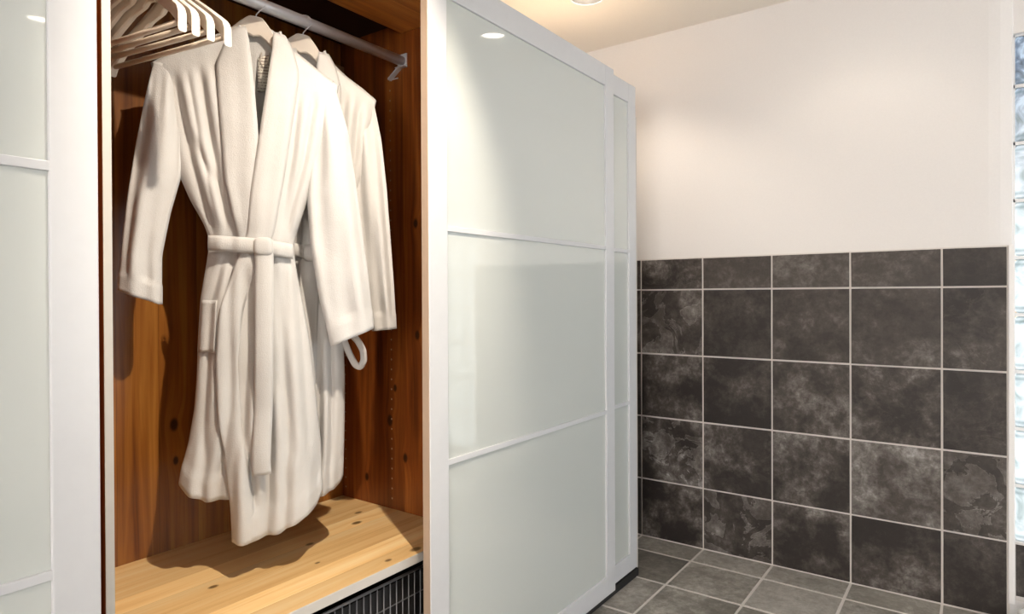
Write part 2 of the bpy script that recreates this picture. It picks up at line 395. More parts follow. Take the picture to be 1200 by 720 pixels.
# window behind the camera, unseen, added for its fill light
m, nt, b = new_mat('fill_light_pane'); b.inputs['Base Color'].default_value = (.8, .85, .9, 1)
b.inputs['Emission Color'].default_value = (1, .97, .95, 1); b.inputs['Emission Strength'].default_value = 13.5
M['pane'] = m
w2 = struct(empty('added_window_2', (.85, YF, WIN[2])))
keep(struct(box('panes', WIN[0], WIN[1], YF-.07, YF-.05, WIN[2], WIN[3], M['pane'], bev=0)), w2)
bm = bmesh.new()
for x in (WIN[0]+.02, (WIN[0]+WIN[1])/2, WIN[1]-.02): add_box(bm, x-.025, x+.025, YF-.08, YF-.01, WIN[2], WIN[3])
for z in (WIN[2]+.02, WIN[3]-.02): add_box(bm, WIN[0], WIN[1], YF-.08, YF-.01, z-.025, z+.025)
keep(struct(from_bm('added_window_frame', bm, M['whiteplastic'])), w2)

m, nt, b = new_mat('cool_fill_pane'); b.inputs['Base Color'].default_value = (.8, .85, .9, 1)  # cool glowing panes for the right wall, unseen, added as fill light
b.inputs['Emission Color'].default_value = (.80, .91, 1, 1); b.inputs['Emission Strength'].default_value = 4.6
M['pane2'] = m
w3 = struct(empty('added_window_3', (XR, 2.25, WR[2])))
keep(struct(box('panes', XR+.05, XR+.07, WR[0], WR[1], WR[2], WR[3], M['pane2'], bev=0)), w3)
bm = bmesh.new()
for y in (WR[0]+.02, (WR[0]+WR[1])/2, WR[1]-.02): add_box(bm, XR+.01, XR+.08, y-.025, y+.025, WR[2], WR[3])
for z in (WR[2]+.02, WR[3]-.02): add_box(bm, XR+.01, XR+.08, WR[0], WR[1], z-.025, z+.025)
keep(struct(from_bm('added_window_frame', bm, M['whiteplastic'])), w3)

# low white bathtub under the glass blocks
bm = bmesh.new()
def rrect(x0, x1, y0, y1, r, n=8):
    out = []
    for cx, cy, a0 in ((x1-r, y1-r, 0), (x0+r, y1-r, PI/2), (x0+r, y0+r, PI), (x1-r, y0+r, 1.5*PI)):
        for k in range(n+1): a = a0+PI/2*k/n; out.append((cx+r*math.cos(a), cy+r*math.sin(a)))
    return out
def tubring(ins, z, r): return [bm.verts.new((x, y, z)) for x, y in rrect(.108+ins, 1.25-ins, 1.30+ins, YB-.012-ins, r)]
rings = [tubring(0, .004, .06), tubring(0, .060, .06), tubring(.004, .070, .06), tubring(.012, .074, .06), tubring(.075, .074, .12), tubring(.085, .068, .12), tubring(.12, .03, .14), tubring(.2, .015, .16)]
for A, B in zip(rings, rings[1:]):
    for k in range(len(A)): bm.faces.new((A[k], A[(k+1) % len(A)], B[(k+1) % len(A)], B[k]))
bm.faces.new(rings[-1])
tub = from_bm('bathtub', bm, M['tub'], smooth=True)
tag(tub, 'low white enamel bathtub rim at the foot of the glass block window', 'bathtub')

# ------------------------------------------------------------------ downlights
can_labels = ['recessed round ceiling downlight above the far end of the wardrobe, the one in view',
              'recessed ceiling downlight over the floor by the slate wall, mirrored in the tall glass door',
              'recessed ceiling downlight out of view in front of the open wardrobe',
              'recessed ceiling downlight on the window side of the room, mirrored in the left glass door',
              'added unseen ceiling downlight behind the camera on the window side',
              'added unseen ceiling downlight behind the camera near the left wardrobe']
proto = None
for i, (cx, cy) in enumerate(CANS):
    if proto is None:
        d = empty('downlight', (cx, cy, ZC)); proto = d
        bm = bmesh.new(); add_lathe(bm, [(.0685, -.001), (.069, -.004), (.073, -.006), (.079, -.005), (.081, -.001), (.081, .0)])
        from_bm('trim_ring', bm, M['whiteplastic'], d, True)
        bm = bmesh.new(); add_lathe(bm, [(.0685, -.002), (.062, .03), (.054, .06), (.050, .08)])
        bmesh.ops.reverse_faces(bm, faces=bm.faces); from_bm('reflector', bm, M['reflector'], d, True)
        bm = bmesh.new(); r_ = add_lathe(bm, [(.0630, .026), (.050, .021), (.02, .018), (.002, .017)]); bm.faces.new(r_[-1])
        from_bm('lamp_lens', bm, M['lamp'], d, True)
    else:
        d = proto.copy(); C.objects.link(d); d.location = (cx, cy, ZC)
        for ch in proto.children:
            c2 = ch.copy(); C.objects.link(c2); c2.parent = d
            if i == 2 and ch.name.startswith('lamp_lens'): c2.location.z = .030; c2.scale = (.80, .80, 1)
    tag(d, can_labels[i], 'ceiling light', 'recessed ceiling downlights')
    L = bpy.data.lights.new('lamp_beam', 'SPOT'); L.energy = [24, 5, 150, 15, 12, 4][i]; L.color = (1, .87, .72)
    L.spot_size = math.radians(118); L.spot_blend = .55; L.shadow_soft_size = .018
    lo = bpy.data.objects.new('lamp_beam', L); C.objects.link(lo); lo.location = (cx, cy, ZC+.010)
    if i == 2:                       # this lamp is a gimbal, tipped towards the open wardrobe
        L.spot_size = math.radians(56); L.spot_blend = .55
        lo.location.z = ZC+.036; lo.rotation_euler = (Vector((-1.60, .99, 1.12))-lo.location).to_track_quat('-Z', 'Y').to_euler()

# ------------------------------------------------------------------ wardrobes
XF = -1.205; XB = -1.775; YP = 1.453; ZS = .495; YLp = (.4805, .495)
pine_p = wood('shaded_pine_side', (.42, .14, .026), (.22, .058, .009), (.05, .009, .002), 'Z', 'X', .082,  # dark, red copy of the pine, interior shade put into its colour
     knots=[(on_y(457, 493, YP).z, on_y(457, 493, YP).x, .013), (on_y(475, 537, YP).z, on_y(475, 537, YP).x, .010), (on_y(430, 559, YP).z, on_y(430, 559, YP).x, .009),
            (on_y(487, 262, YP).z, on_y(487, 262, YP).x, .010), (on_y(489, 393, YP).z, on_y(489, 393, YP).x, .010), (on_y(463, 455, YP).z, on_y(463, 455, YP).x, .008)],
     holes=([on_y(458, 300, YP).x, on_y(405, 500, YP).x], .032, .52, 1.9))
pine_b = wood('shaded_pine_back', (.40, .185, .036), (.26, .095, .014), (.10, .024, .003), 'Z', 'Y', .105,  # same pine toned down, the recess shade is in its colour
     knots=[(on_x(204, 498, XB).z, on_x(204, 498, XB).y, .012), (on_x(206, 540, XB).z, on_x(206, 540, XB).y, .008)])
pine_s = wood('lit_pine_shelf', (.95, .74, .42), (.90, .62, .29), (.70, .40, .14), 'Y', 'X', .075,  # palest copy of the pine, lamplight on the shelf put into the colour
     knots=[(on_z(p, q, ZS).y, on_z(p, q, ZS).x, r) for p, q, r in ((420, 601, .009), (418, 613, .011), (487, 644, .012), (363, 638, .008), (455, 657, .007), (250, 688, .008), (372, 660, .005))], rough=.4)
pine_t = wood('lit_pine_top', (.85, .40, .11), (.70, .28, .06), (.36, .10, .018), 'Y', 'X', .07)  # brighter copy of the pine, its lit look is in the colour

def door(parent, y0, y1, xf, dz=0, edge_first=True):
    """sliding door: frame of stiles and rails, three lacquered panes; front face at xf"""
    d = keep(empty('sliding_door', (xf-.018, (y0+y1)/2, .038)), parent)
    T = .020; z0, z1 = .038, 2.050
    def part(n, *a, mat=M['frame'], bev=.002): return keep2(box(n, *a, mat, bev=bev), d)
    part('stile', xf-T, xf, y0, y0+.072, z0, z1)
    part('stile', xf-T, xf, y1-.067, y1, z0, z1)
    part('rail', xf-T, xf-.0003, y0+.071, y1-.066, z1-.0785, z1)
    part('rail', xf-T, xf-.0003, y0+.071, y1-.066, z0, z0+.0726)
    zm = [1.359+dz, .7365+dz]
    for z in zm: part('glazing_bar', xf-T+.004, xf-.001, y0+.070, y1-.065, z-.0075, z+.0075, bev=.001)
    zz = [z0+.070, zm[1], zm[0], z1-.076]
    for a, b_ in zip(zz, zz[1:]):
        part('glass_panel', xf-T+.004, xf-.007, y0+.068, y1-.063, a, b_, mat=M['glass'], bev=0)
    # beige painted end face of the profile, seen at the leading edge
    part('edge_strip', xf-T-.004, xf-.002, y0-.0022, y0+.0005, z0, z1, mat=M['beige'], bev=0)
    return d
def keep2(o, parent):
    # parent sits under another empty; both unrotated
    p = parent; loc = Vector(p.location)
    o.parent = p; o.matrix_parent_inverse = Matrix.Translation(loc).inverted(); return o

W = empty('wardrobe', (-1.49, 1.5, 0))
tag(W, 'long open wardrobe with orange pine interior, white framed glass doors slid to the right', 'wardrobe')
def wp(n, x0, x1, y0, y1, z0, z1, mat, bev=.0015): return keep(box(n, x0, x1, y0, y1, z0, z1, mat, bev=bev), W)
# left side panel with white front edge
wp('side_panel', XB, XF-.0015, YLp[0], YLp[1], .0, 2.045, pine_p)
wp('edge_band', XF-.002, XF, YLp[0]+.0005, YLp[1], .0, 2.045, M['edge'], 0)
wp('side_panel', XB, XF-.004, YP, YP+.018, .0, 2.045, pine_p)
wp('edge_band', XF-.0045, XF-.002, YP, YP+.018, .0, 2.045, M['edge'], 0)
wp('back_panel', XB-.012, XB, YLp[0], YP+.02, .0, 2.045, pine_b, 0)
wp('back_panel', XB-.012, XB, YP+.02, 2.505, .0, 2.045, pine_b, 0)
wp('shelf', XB, XF-.004, YLp[1], YP, ZS-.024, ZS, pine_s)
wp('edge_band', XF-.0045, XF-.002, YLp[1], YP, ZS-.024, ZS, M['edge'], .0008)
wp('top_board', -1.479, XF-.002, YLp[1], YP, 2.010, 2.034, pine_t)
wp('top_panel', XB-.012, XF, YLp[0], 2.505, 2.045, 2.060, M['dark'], 0)
wp('bounce_cover', XB-.012, XF, YLp[0], 2.505, 2.0605, 2.066, M['cover'], 0)  # unseen sheet, added to reflect a warm glow onto the ceiling
wp('bottom_panel', XB, XF-.004, YLp[1], YP, .075, .093, pine_s)
wp('plinth', -1.19, -1.178, .4805, 2.50, 0.003, .070, M['black'], 0)
wp('recess_shade_strip', -1.178, -1.160, .4805, 2.50, 0.003, .033, M['black'], 0)  # black strip standing in for the shaded recess under the doors
wp('side_panel', XB, XF, 2.475, 2.493, .0, 2.045, pine_p)
wp('door_track', XF+.001, -1.190, .4805, 2.40, 2.0515, 2.058, M['frame'], .001)
ep = wp('end_panel', XB, -1.176, 2.512, 2.522, .003, 1.93, M['dark'], .0005)
wp('edge_band', -1.176, -1.173, 2.5115, 2.5225, .003, 1.93, M['edge'], 0)
door(W, 1.2138, 2.249, DX)
door(W, 1.462, 2.497, DX-.025)

# hanging rail with end brackets
XROD, ZROD, RROD = -1.474, 1.921, .0155
bm = bmesh.new(); add_tube(bm, [(XROD, YLp[1], ZROD), (XROD, YP-.002, ZROD)], RROD, 28)
rail = keep(from_bm('hanging_rail', bm, M['chrome'], smooth=True), W)
for y0, y1 in ((YLp[1], YLp[1]+.004), (YP-.004, YP)):
    bm = bmesh.new()
    add_box(bm, XROD-.020, XROD+.020, y0, y1, ZROD-.022, ZROD+.022, .001)
    s_ = 1 if y0 < 1 else -1
    yy = (y0, y0+.016) if s_ > 0 else (y1-.016, y1)
    add_box(bm, XROD-.020, XROD+.020, yy[0], yy[1], ZROD-.022, ZROD-.0185, .001)
    add_box(bm, XROD-.050, XROD-.019, y0, y1, ZROD-.050, ZROD-.047, .001)
    # diagonal tongue of the bracket
    p = [Vector((XROD+.006, 0, ZROD-.016)), Vector((XROD-.052, 0, ZROD-.052))]
    vs = []
    for (dx, dz) in ((0, 0), (0, .006)):
        for q in p:
            for y in yy: vs.append(bm.verts.new((q.x, y, q.z+dz)))
    bm.faces.new((vs[0], vs[1], vs[3], vs[2])); bm.faces.new((vs[4], vs[6], vs[7], vs[5]))
    bm.faces.new((vs[0], vs[2], vs[6], vs[4])); bm.faces.new((vs[1], vs[5], vs[7], vs[3])); bm.faces.new((vs[0], vs[4], vs[5], vs[1])); bm.faces.new((vs[2], vs[3], vs[7], vs[6]))
    bmesh.ops.recalc_face_normals(bm, faces=bm.faces)
    br = from_bm('bracket', bm, M['chrome']); br.parent = rail; br.matrix_parent_inverse = Matrix.Identity(4); 
# small wooden block with a steel strip at the back, behind the second robe
q = on_x(400, 84, XB+.02)
bm = bmesh.new(); add_box(bm, XB, XB+.022, q.y-.034, q.y+.012, q.z-.05, q.z+.018, .002)
blk = keep(from_bm('wall_block', bm, simple('pale_wood_block', (.34, .20, .10), .5)), W)
bm = bmesh.new(); add_box(bm, XB, XB+.026, q.y+.026, q.y+.033, q.z-.05, q.z+.018, .001)
keep(from_bm('steel_strip', bm, M['chrome']), W)

# left neighbour wardrobe
W2 = empty('wardrobe', (-1.49, -.4, 0))
tag(W2, 'closed wardrobe at the left edge with white framed frosted glass door', 'wardrobe')
def wp2(n, *a, mat=None, bev=.0015): return keep(box(n, *a, mat, bev=bev), W2)
wp2('side_panel', XB, XF+.004, .455, .4725, .0, 2.045, mat=pine_t)  # brighter pine copy paints in light this edge hardly gets
wp2('side_panel', XB, XF-.010, -1.52, -1.502, .0, 2.045, mat=pine_p)
wp2('back_panel', XB-.012, XB, -1.52, .4725, .0, 2.045, mat=pine_b, bev=0)
wp2('top_panel', XB, XF, -1.52, .4725, 2.045, 2.060, mat=M['dark'], bev=0)
wp2('plinth', -1.19, -1.178, -1.52, .4725, 0.003, .070, mat=M['black'], bev=0)
wp2('door_track', XF+.005, -1.190, -1.52, .4725, 2.0515, 2.058, mat=M['frame'], bev=.001)
door(W2, -.585, .4486, DX, .021)
door(W2, -1.50, -.50, DX-.025, .021)

# ------------------------------------------------------------------ wire basket under the shelf
B = empty('wire_basket', (-1.48, .97, .095))
tag(B, 'black wire pull-out basket under the pine shelf of the wardrobe', 'basket')
bx0, bx1, by0, by1, bz0, bz1 = XB+.03, XF-.03, YLp[1]+.025, YP-.025, .115, .440
def grid(n, fn, nu, nv, r=.0016):
    bm = bmesh.new()
    for i in range(nu+1): add_tube(bm, [fn(i/nu, 0), fn(i/nu, 1)], r, 6)
    for j in range(nv+1): add_tube(bm, [fn(0, j/nv), fn(1, j/nv)], r, 6)
    return keep(from_bm(n, bm, M['wire'], smooth=True), B)
lx, ly, lz = bx1-bx0, by1-by0, bz1-bz0
grid('front_wires', lambda u, v: (bx1, by0+ly*u, bz0+lz*v), 41, 5)
grid('back_wires', lambda u, v: (bx0, by0+ly*u, bz0+lz*v), 41, 5)
grid('side_wires', lambda u, v: (bx0+lx*u, by0, bz0+lz*v), 23, 5)
grid('side_wires', lambda u, v: (bx0+lx*u, by1, bz0+lz*v), 23, 5)
grid('bottom_wires', lambda u, v: (bx0+lx*u, by0+ly*v, bz0), 12, 20)
bm = bmesh.new(); add_tube(bm, [(bx0, by0, bz1), (bx1, by0, bz1), (bx1, by1, bz1), (bx0, by1, bz1), (bx0, by0, bz1)], .004, 8)
keep(from_bm('rim', bm, M['wire'], smooth=True), B)
bm = bmesh.new()
add_box(bm, bx0+.006, bx1-.006, by0+.006, by1-.006, bz0+.004, bz1-.012)
top_f = max(bm.faces, key=lambda f: f.calc_center_median().z)
bmesh.ops.delete(bm, geom=[top_f], context='FACES_ONLY')
keep(from_bm('shade_liner', bm, M['black']), B)  # black sheets added as the shade below the shelf
for x in (bx0+.02, bx1-.02):
    for y in (by0+.02, by1-.02): keep(box('foot', x-.006, x+.006, y-.006, y+.006, .0935, bz0, M['wire'], bev=0), B)
for y in (by0-.012, by1+.006): keep(box('runner', bx0, bx1, y, y+.006, bz1-.022, bz1-.006, M['wire'], bev=0), B)

# ------------------------------------------------------------------ hangers
def make_hanger(wood_m, HW=.20, bar=True, bowk=.016, humpw=.16):
    h = empty('clothes_hanger', (0, 0, 0))      # origin at the top of the wooden hump; local x along the arms, y thickness
    for sgn in (1,):
        bm = bmesh.new(); n = 36; cols = []
        for i in range(-n, n+1):
            u = i/n; s = HW*u; a = abs(u)
            hump = -.012*(min(a/humpw, 1)**2)                       # rounded crest
            arm = -.118*max(0, (a-.10)/.90)**1.08
            zt = hump + arm
            hgt = .052 - .020*min(a/.35, 1) + (.008*max(0, (a-.8)/.2))
            if a > .955: zt -= .010*((a-.955)/.045)**2
            th = .0062 + .0030*a**2
            bow = bowk*a*a                                        # contoured: tips bend to the front
            bow = -bow
            cols.append([bm.verts.new((s, bow-th, zt-.003)), bm.verts.new((s, bow-th*.6, zt)), bm.verts.new((s, bow+th*.6, zt)), bm.verts.new((s, bow+th, zt-.003)),
                         bm.verts.new((s, bow+th, zt-hgt+.003)), bm.verts.new((s, bow+th*.6, zt-hgt)), bm.verts.new((s, bow-th*.6, zt-hgt)), bm.verts.new((s, bow-th, zt-hgt+.003))])
        for A, Bq in zip(cols, cols[1:]):
            for k in range(8):
                f = bm.faces.new((A[k], A[(k+1) % 8], Bq[(k+1) % 8], Bq[k])); f.material_index = 1 if k in (0, 1, 2) else 0
        f = bm.faces.new(cols[0][::-1]); f.material_index = 1
        f = bm.faces.new(cols[-1]); f.material_index = 1
        bmesh.ops.recalc_face_normals(bm, faces=bm.faces)
        from_bm('shoulder_bar', bm, [wood_m, M['hangerlit']], h)
    if bar:
     bm = bmesh.new(); add_tube(bm, [(-HW*.955, -.0145, -.158), (HW*.955, -.0145, -.158)], .0058, 12)
     from_bm('trouser_bar', bm, wood_m, h, True)
    # hook: shank, then a circle over the rail; rail centre is .036 above the hump crest
    pts = [(0, 0, -.008), (0, 0, .006)]
    cz = ZOFF; R = RROD+.0022
    for k in range(0, 15):
        a = math.radians(-62 + 17*k); pts.append((0+R*math.cos(a)*1.0, 0, cz+R*math.sin(a)))
    pts = [(p[0], p[1], p[2]) for p in pts]
    bm = bmesh.new(); add_tube(bm, pts, .0016, 8); from_bm('hook', bm, M['chrome'], h, True)
    return h
ZOFF = .036
hang0 = make_hanger(M['hanger'])
hang1 = make_hanger(simple('cream_beech', (.66, .59, .51), .5), .150, False, 0, .34)
def copy_thing(o):
    c = o.copy(); C.objects.link(c)
    for ch in o.children:
        d = ch.copy(); C.objects.link(d); d.parent = c
    return c
empties = [(.735, 8.6, 0, 'pale wooden clothes hanger, empty, the one nearest the robes with its tip furthest right'),
           (.696, 9.2, .002, 'pale wooden clothes hanger, empty, second in the bunch counting from the robes'),
           (.668, 8.2, .001, 'pale wooden clothes hanger, empty, third in the bunch counting from the robes'),
           (.643, 7.6, .0, 'pale wooden clothes hanger, empty, fourth from the robes and furthest left')]
for i, (y, ang, dz, lab) in enumerate(empties):
    h = hang0 if i == 0 else copy_thing(hang0)
    h.location = (XROD, y, ZROD-ZOFF-.0+dz*0); h.rotation_euler.z = math.radians(ang)
    tag(h, lab, 'clothes hanger', 'empty hangers on the rail')

# ------------------------------------------------------------------ bathrobes
def smooth_tab(zs_, vs_, n=400, k=9):
    zs_, vs_ = np.array(zs_, float), np.array(vs_, float); o = np.argsort(zs_); zs_, vs_ = zs_[o], vs_[o]
    z = np.linspace(zs_[0], zs_[-1], n); v = np.interp(z, zs_, vs_)
    pad = np.concatenate([2*v[0]-v[k:0:-1], v, 2*v[-1]-v[-2:-k-2:-1]]); ker = np.hanning(2*k+3)[1:-1]; ker /= ker.sum()
    v = np.convolve(pad, ker, 'valid')
    return lambda q: float(np.interp(q, z, v))
def sstep(a, b, x):
    t_ = min(1, max(0, (x-a)/(b-a))) if b != a else 0.
    return t_*t_*(3-2*t_)

class Robe:
    def __init__(self, hook_px, theta, mat, label, spec):
        # plane of the hanging robe, through the rail at the hook
        p = on_x(hook_px[0], hook_px[1], XROD)
        self.o = Vector((XROD, p.y, 0)); th = math.radians(theta)
        self.u = Vector((math.cos(th), math.sin(th), 0)); self.n = Vector((math.sin(th), -math.cos(th), 0))
        self.mat = mat; self.spec = spec
        self.root = empty('bathrobe', (self.o.x, self.o.y, ZROD-ZOFF))
        tag(self.root, label, 'bathrobe', 'white robes on the rail')
        S = spec
        self.sL = self.tab(S['left']); self.sR = self.tab(S['right'])
        zl, zr = self.conv(*S['left'][0])[1], self.conv(*S['right'][0])[1]
        tips = (self.conv(*S['left'][0])[0], self.conv(*S['right'][0])[0])
        sh = [self.conv(*q) for q in S['shoulder']]
        aa = [2*(s-tips[0])/(tips[1]-tips[0])-1 for s, z in sh]
        self.ztop = smooth_tab(aa, [z for s, z in sh], k=5)
        self.hem = self.hemtab(S['hem']); self.hemb = self.hemtab(S['hem_back']); self.hemu = self.hemtab(S.get('hem_under', S['hem']))
        self.zw = self.conv(*S['waist'])[1]; self.zh = self.conv(*S['hem'][len(S['hem'])//2])[1]
        self.creases = []
        for path, w_, d_ in S.get('creases', ()):
            q = [self.conv(*c) for c in path]; self.creases.append((smooth_tab([z for s, z in q], [s for s, z in q]), min(z for s, z in q), max(z for s, z in q), w_, d_))
    def conv(self, px, py):
        d = ray(px, py)            # intersect with the vertical plane (o,u): solve in xy
        det = d.x*self.u.y - d.y*self.u.x
        t_ = (self.o.x*self.u.y - self.o.y*self.u.x)/det
        P = CAM + d*t_
        return ((P-self.o).dot(self.u), P.z)
    def tab(self, pts): q = [self.conv(*p) for p in pts]; return smooth_tab([z for s, z in q], [s for s, z in q])
    def hemtab(self, pts):
        q = [self.conv(*p) for p in pts]; out = []
        for s, z in q:
            a = 2*(s-self.sL(z))/(self.sR(z)-self.sL(z))-1; out.append((a, z))
        return smooth_tab([a for a, z in out], [z for a, z in out], k=5)
    def a_of(self, s, z): l, r = self.sL(z), self.sR(z); return 2*(s-l)/(r-l)-1
    def W(self, s, t_, z): return self.o + self.u*s + self.n*t_ + Vector((0, 0, z))
    def thick(self, z, zt):
        d = zt - z
        T = .016*math.sqrt(min(1, max(0, d)/.025)) + .022*sstep(.0, .16, d)
        T *= 1 - .22*math.exp(-((z-self.zw)/.05)**2)
        T += .014*sstep(self.zw-.05, self.zh, z)
        return T
    def surf(self, a, z, side, zt=None):
        """depth of the cloth at width fraction a and height z (side +1 front, -1 back)"""
        zt = self.ztop(a) if zt is None else zt
        ac = max(-1, min(1, a))
        T = self.thick(z, zt)
        prof = (1-abs(ac)**2.6)**.62
        t_ = side*T*prof*(1 if side > 0 else .8)
        d = sstep(0, .12, zt-z)
        low = sstep(self.zw+.02, self.zh, z)
        A = d*(.0040 + .0190*low)*(.35+.65*(1-abs(ac)**4))
        ph = self.spec.get('phase', 0)
        f = .55*math.sin(8.3*a+1.1+ph+1.2*math.sin(2.1*z+ph)) + .3*math.sin(15.1*a+2.0*z*2+ph*2) + .2*math.sin(27*a-3*z+ph)
        f2 = .3*math.sin(23*z+5*a+ph)*math.sin(3.1*a+ph)
        t_ += A*(f + f2*(1-low)*1.2)*(1 if side > 0 else .8)
        if side > 0:
            s = self.sL(z)+(self.sR(z)-self.sL(z))*(ac+1)/2
            for fn, z0, z1, w_, dp in self.creases:
                fade = sstep(z0-.01, z0+.05, z)*sstep(z1+.01, z1-.05, z)
                if fade > 0:
                    x = (s-fn(z))/w_
                    t_ -= dp*fade*(math.exp(-x*x) - .6*math.exp(-((x-1.7)/1.1)**2))
        return t_
    def pos(self, a, z, side, off=0, zt=None):
        s = self.sL(z)+(self.sR(z)-self.sL(z))*(a+1)/2
        return self.W(s, self.surf(a, z, side, zt)+off, z)
    def finish(self, name, bm, mat, thick=.006, parent=None, sub=0, outward=0):
        o = from_bm(name, bm, mat, smooth=True)
        p = parent or self.root
        if p is self.root: keep(o, p)
        else: o.parent = p; o.matrix_parent_inverse = p.matrix_parent_inverse.copy() if False else Matrix.Identity(4)
        if thick:
            m_ = o.modifiers.new('thickness', 'SOLIDIFY'); m_.thickness = thick; m_.offset = outward; m_.use_even_offset = False
        if sub: m_ = o.modifiers.new('smooth', 'SUBSURF'); m_.levels = sub; m_.render_levels = sub
        return o
    def sheet(self, bm, afn, nu, nv, side, hem, off=0, topdrop=None):
        g_ = []
        for j in range(nv+1):
            v = j/nv; row = []
            for i in range(nu+1):
                b_ = i/nu; a = -1+2*b_
                for _ in range(5):
                    zt, zh = self.ztop(a), hem(a)
                    z = zt+(zh-zt)*v
                    a = afn(b_, z)
                row.append(bm.verts.new(self.pos(a, z, side, off*sstep(0, .06, v)+(.005 if v > .955 else 0)*side, zt)))
            g_.append(row)
        for j in range(nv):
            for i in range(nu):
                q = (g_[j][i], g_[j][i+1], g_[j+1][i+1], g_[j+1][i])
                bm.faces.new(q if side < 0 else q[::-1])
        return g_
    def build_body(self):
        S = self.spec
        eL, eR = self.tab(S['edge_left']), self.tab(S['edge_right'])
        self.eL, self.eR = eL, eR
        bm = bmesh.new()
        self.sheet(bm, lambda b_, z: -1+2*b_, 90, 90, -1, self.hemb)
        self.sheet(bm, lambda b_, z: -1+b_*(max(-.95, min(.95, self.a_of(eL(z), z)))+1), 60, 90, 1, self.hemu if S.get('hem_under') else self.hem, -.004)
        self.sheet(bm, lambda b_, z: 1-(1-b_)*(1-max(-.95, min(.95, self.a_of(eR(z), z)))), 80, 90, 1, self.hem, .004)
        bmesh.ops.remove_doubles(bm, verts=bm.verts, dist=.0005)
        return self.finish('body', bm, self.mat, .006)
    def band(self, bm, efn, wfn, z0, z1, sgn, base_off, puff=.006, n=70, m_=8):
        """raised facing strip along a front edge; wfn(z) its width, sgn the side it extends to"""
        g_ = []
        for j in range(n+1):
            z = z0+(z1-z0)*j/n; row = []
            for i in range(m_+1):
                q = i/m_; s = efn(z)+sgn*wfn(z)*(q-.06)
                a = self.a_of(s, z); zt = max(self.ztop(max(-1, min(1, a))), z)
                row.append(bm.verts.new(self.W(s, self.surf(a, z, 1, zt)+base_off+puff*(math.sin(PI*min(1, q*.93+.07))**.6), z)))
            g_.append(row)
        for j in range(n):
            for i in range(m_):
                q = (g_[j][i], g_[j][i+1], g_[j+1][i+1], g_[j+1][i])
                bm.faces.new(q[::-1] if sgn > 0 else q)
        return g_
    def build_collar(self):
        S = self.spec; bm = bmesh.new()
        zl, zr, zb = self.conv(*S['neck_left'])[1], self.conv(*S['neck_right'])[1], self.zw
        wl = smooth_tab([zb-.05, zb+.15, zl-.1, zl-.02, zl+.02], [.05, .085, .085, .045, .012])
        self.band(bm, self.eL, wl, zl, zb-.03, -1, .001)
        hz = self.hem(max(-.95, self.a_of(self.eR(self.zh+.01), self.zh+.01)))
        wr = smooth_tab([hz, hz+.1, zb-.1, zb, zb+.15, zr-.1, zr-.02, zr+.02], [.052, .050, .050, .058, .07, .070, .040, .010])
        self.band(bm, self.eR, wr, zr, hz-.002, 1, .0045, n=120)
        # roll of the collar behind the neck
        sl, sr = self.eL(zl), self.eR(zr); g_ = []
        n = 24
        for i in range(n+1):
            t_ = i/n; ang = PI*t_; c_ = (sl+sr)/2; hw = (sr-sl)/2+.014
            s = c_-hw*math.cos(ang); dep = .012-.046*math.sin(ang)**.8
            zc = zl+(zr-zl)*t_+S.get('collar_rise', .012)*math.sin(ang)
            row = []
            for k in range(7):
                q = k/6; row.append(bm.verts.new(self.W(s+(0.004 if t_ > .5 else -.004)*math.sin(PI*q), dep-.008*math.sin(PI*q), zc+.008-.058*q)))
            g_.append(row)
        for i in range(n):
            for k in range(6): bm.faces.new((g_[i][k], g_[i+1][k], g_[i+1][k+1], g_[i][k+1]))
        bmesh.ops.recalc_face_normals(bm, faces=bm.faces)
        return self.finish('collar', bm, self.mat, .006)
    def build_sleeve(self, outer, inner, off, flat=.5, phase=0., creases=()):
        """loft from pairs of outline points (outer, inner) top to bottom"""
        n = 70; m_ = 40; k0 = np.linspace(0, 1, len(outer)); bm = bmesh.new()
        O = np.array([self.conv(*p) for p in outer]); I = np.array([self.conv(*p) for p in inner]); f = np.linspace(0, 1, n+1)
        def sm(A):
            fn = smooth_tab(k0, A, 200, 7); return [fn(q) for q in f]
        so, zo, si, zi = sm(O[:, 0]), sm(O[:, 1]), sm(I[:, 0]), sm(I[:, 1])
        rings = []
        for j in range(n+1):
            v = f[j]; cs, cz = (so[j]+si[j])/2, (zo[j]+zi[j])/2; hs, hz = (so[j]-si[j])/2, (zo[j]-zi[j])/2
            hw = math.hypot(hs, hz); th = min(.030, hw*flat*(.55+.45*sstep(0, .3, v)))
            if v > .915: th += .0035; hs *= 1.025
            ring = []
            for k in range(m_):
                a = 2*PI*k/m_; c_, s_ = math.cos(a), math.sin(a)
                wob = .0042*math.sin(4*a+2.5*v+phase)+.0022*math.sin(7*a-3*v+phase*2)+.0012*math.sin(20*v+phase+2*a)*v
                wob *= sstep(0, .2, v)*(1 if v < .92 else .5)
                e = math.copysign(abs(s_)**.8, s_)
                ring.append(bm.verts.new(self.W(cs+hs*c_, off[0]+(off[1]-off[0])*v+th*e+wob*2.0*abs(s_), cz+hz*c_)))
            rings.append(ring)
        for A, Bq in zip(rings, rings[1:]):
            for k in range(m_): bm.faces.new((A[k], A[(k+1) % m_], Bq[(k+1) % m_], Bq[k]))
        bm.faces.new(rings[0])
        bmesh.ops.recalc_face_normals(bm, faces=bm.faces)
        sl = self.finish('sleeve', bm, self.mat, .006, outward=-1)
        return sl
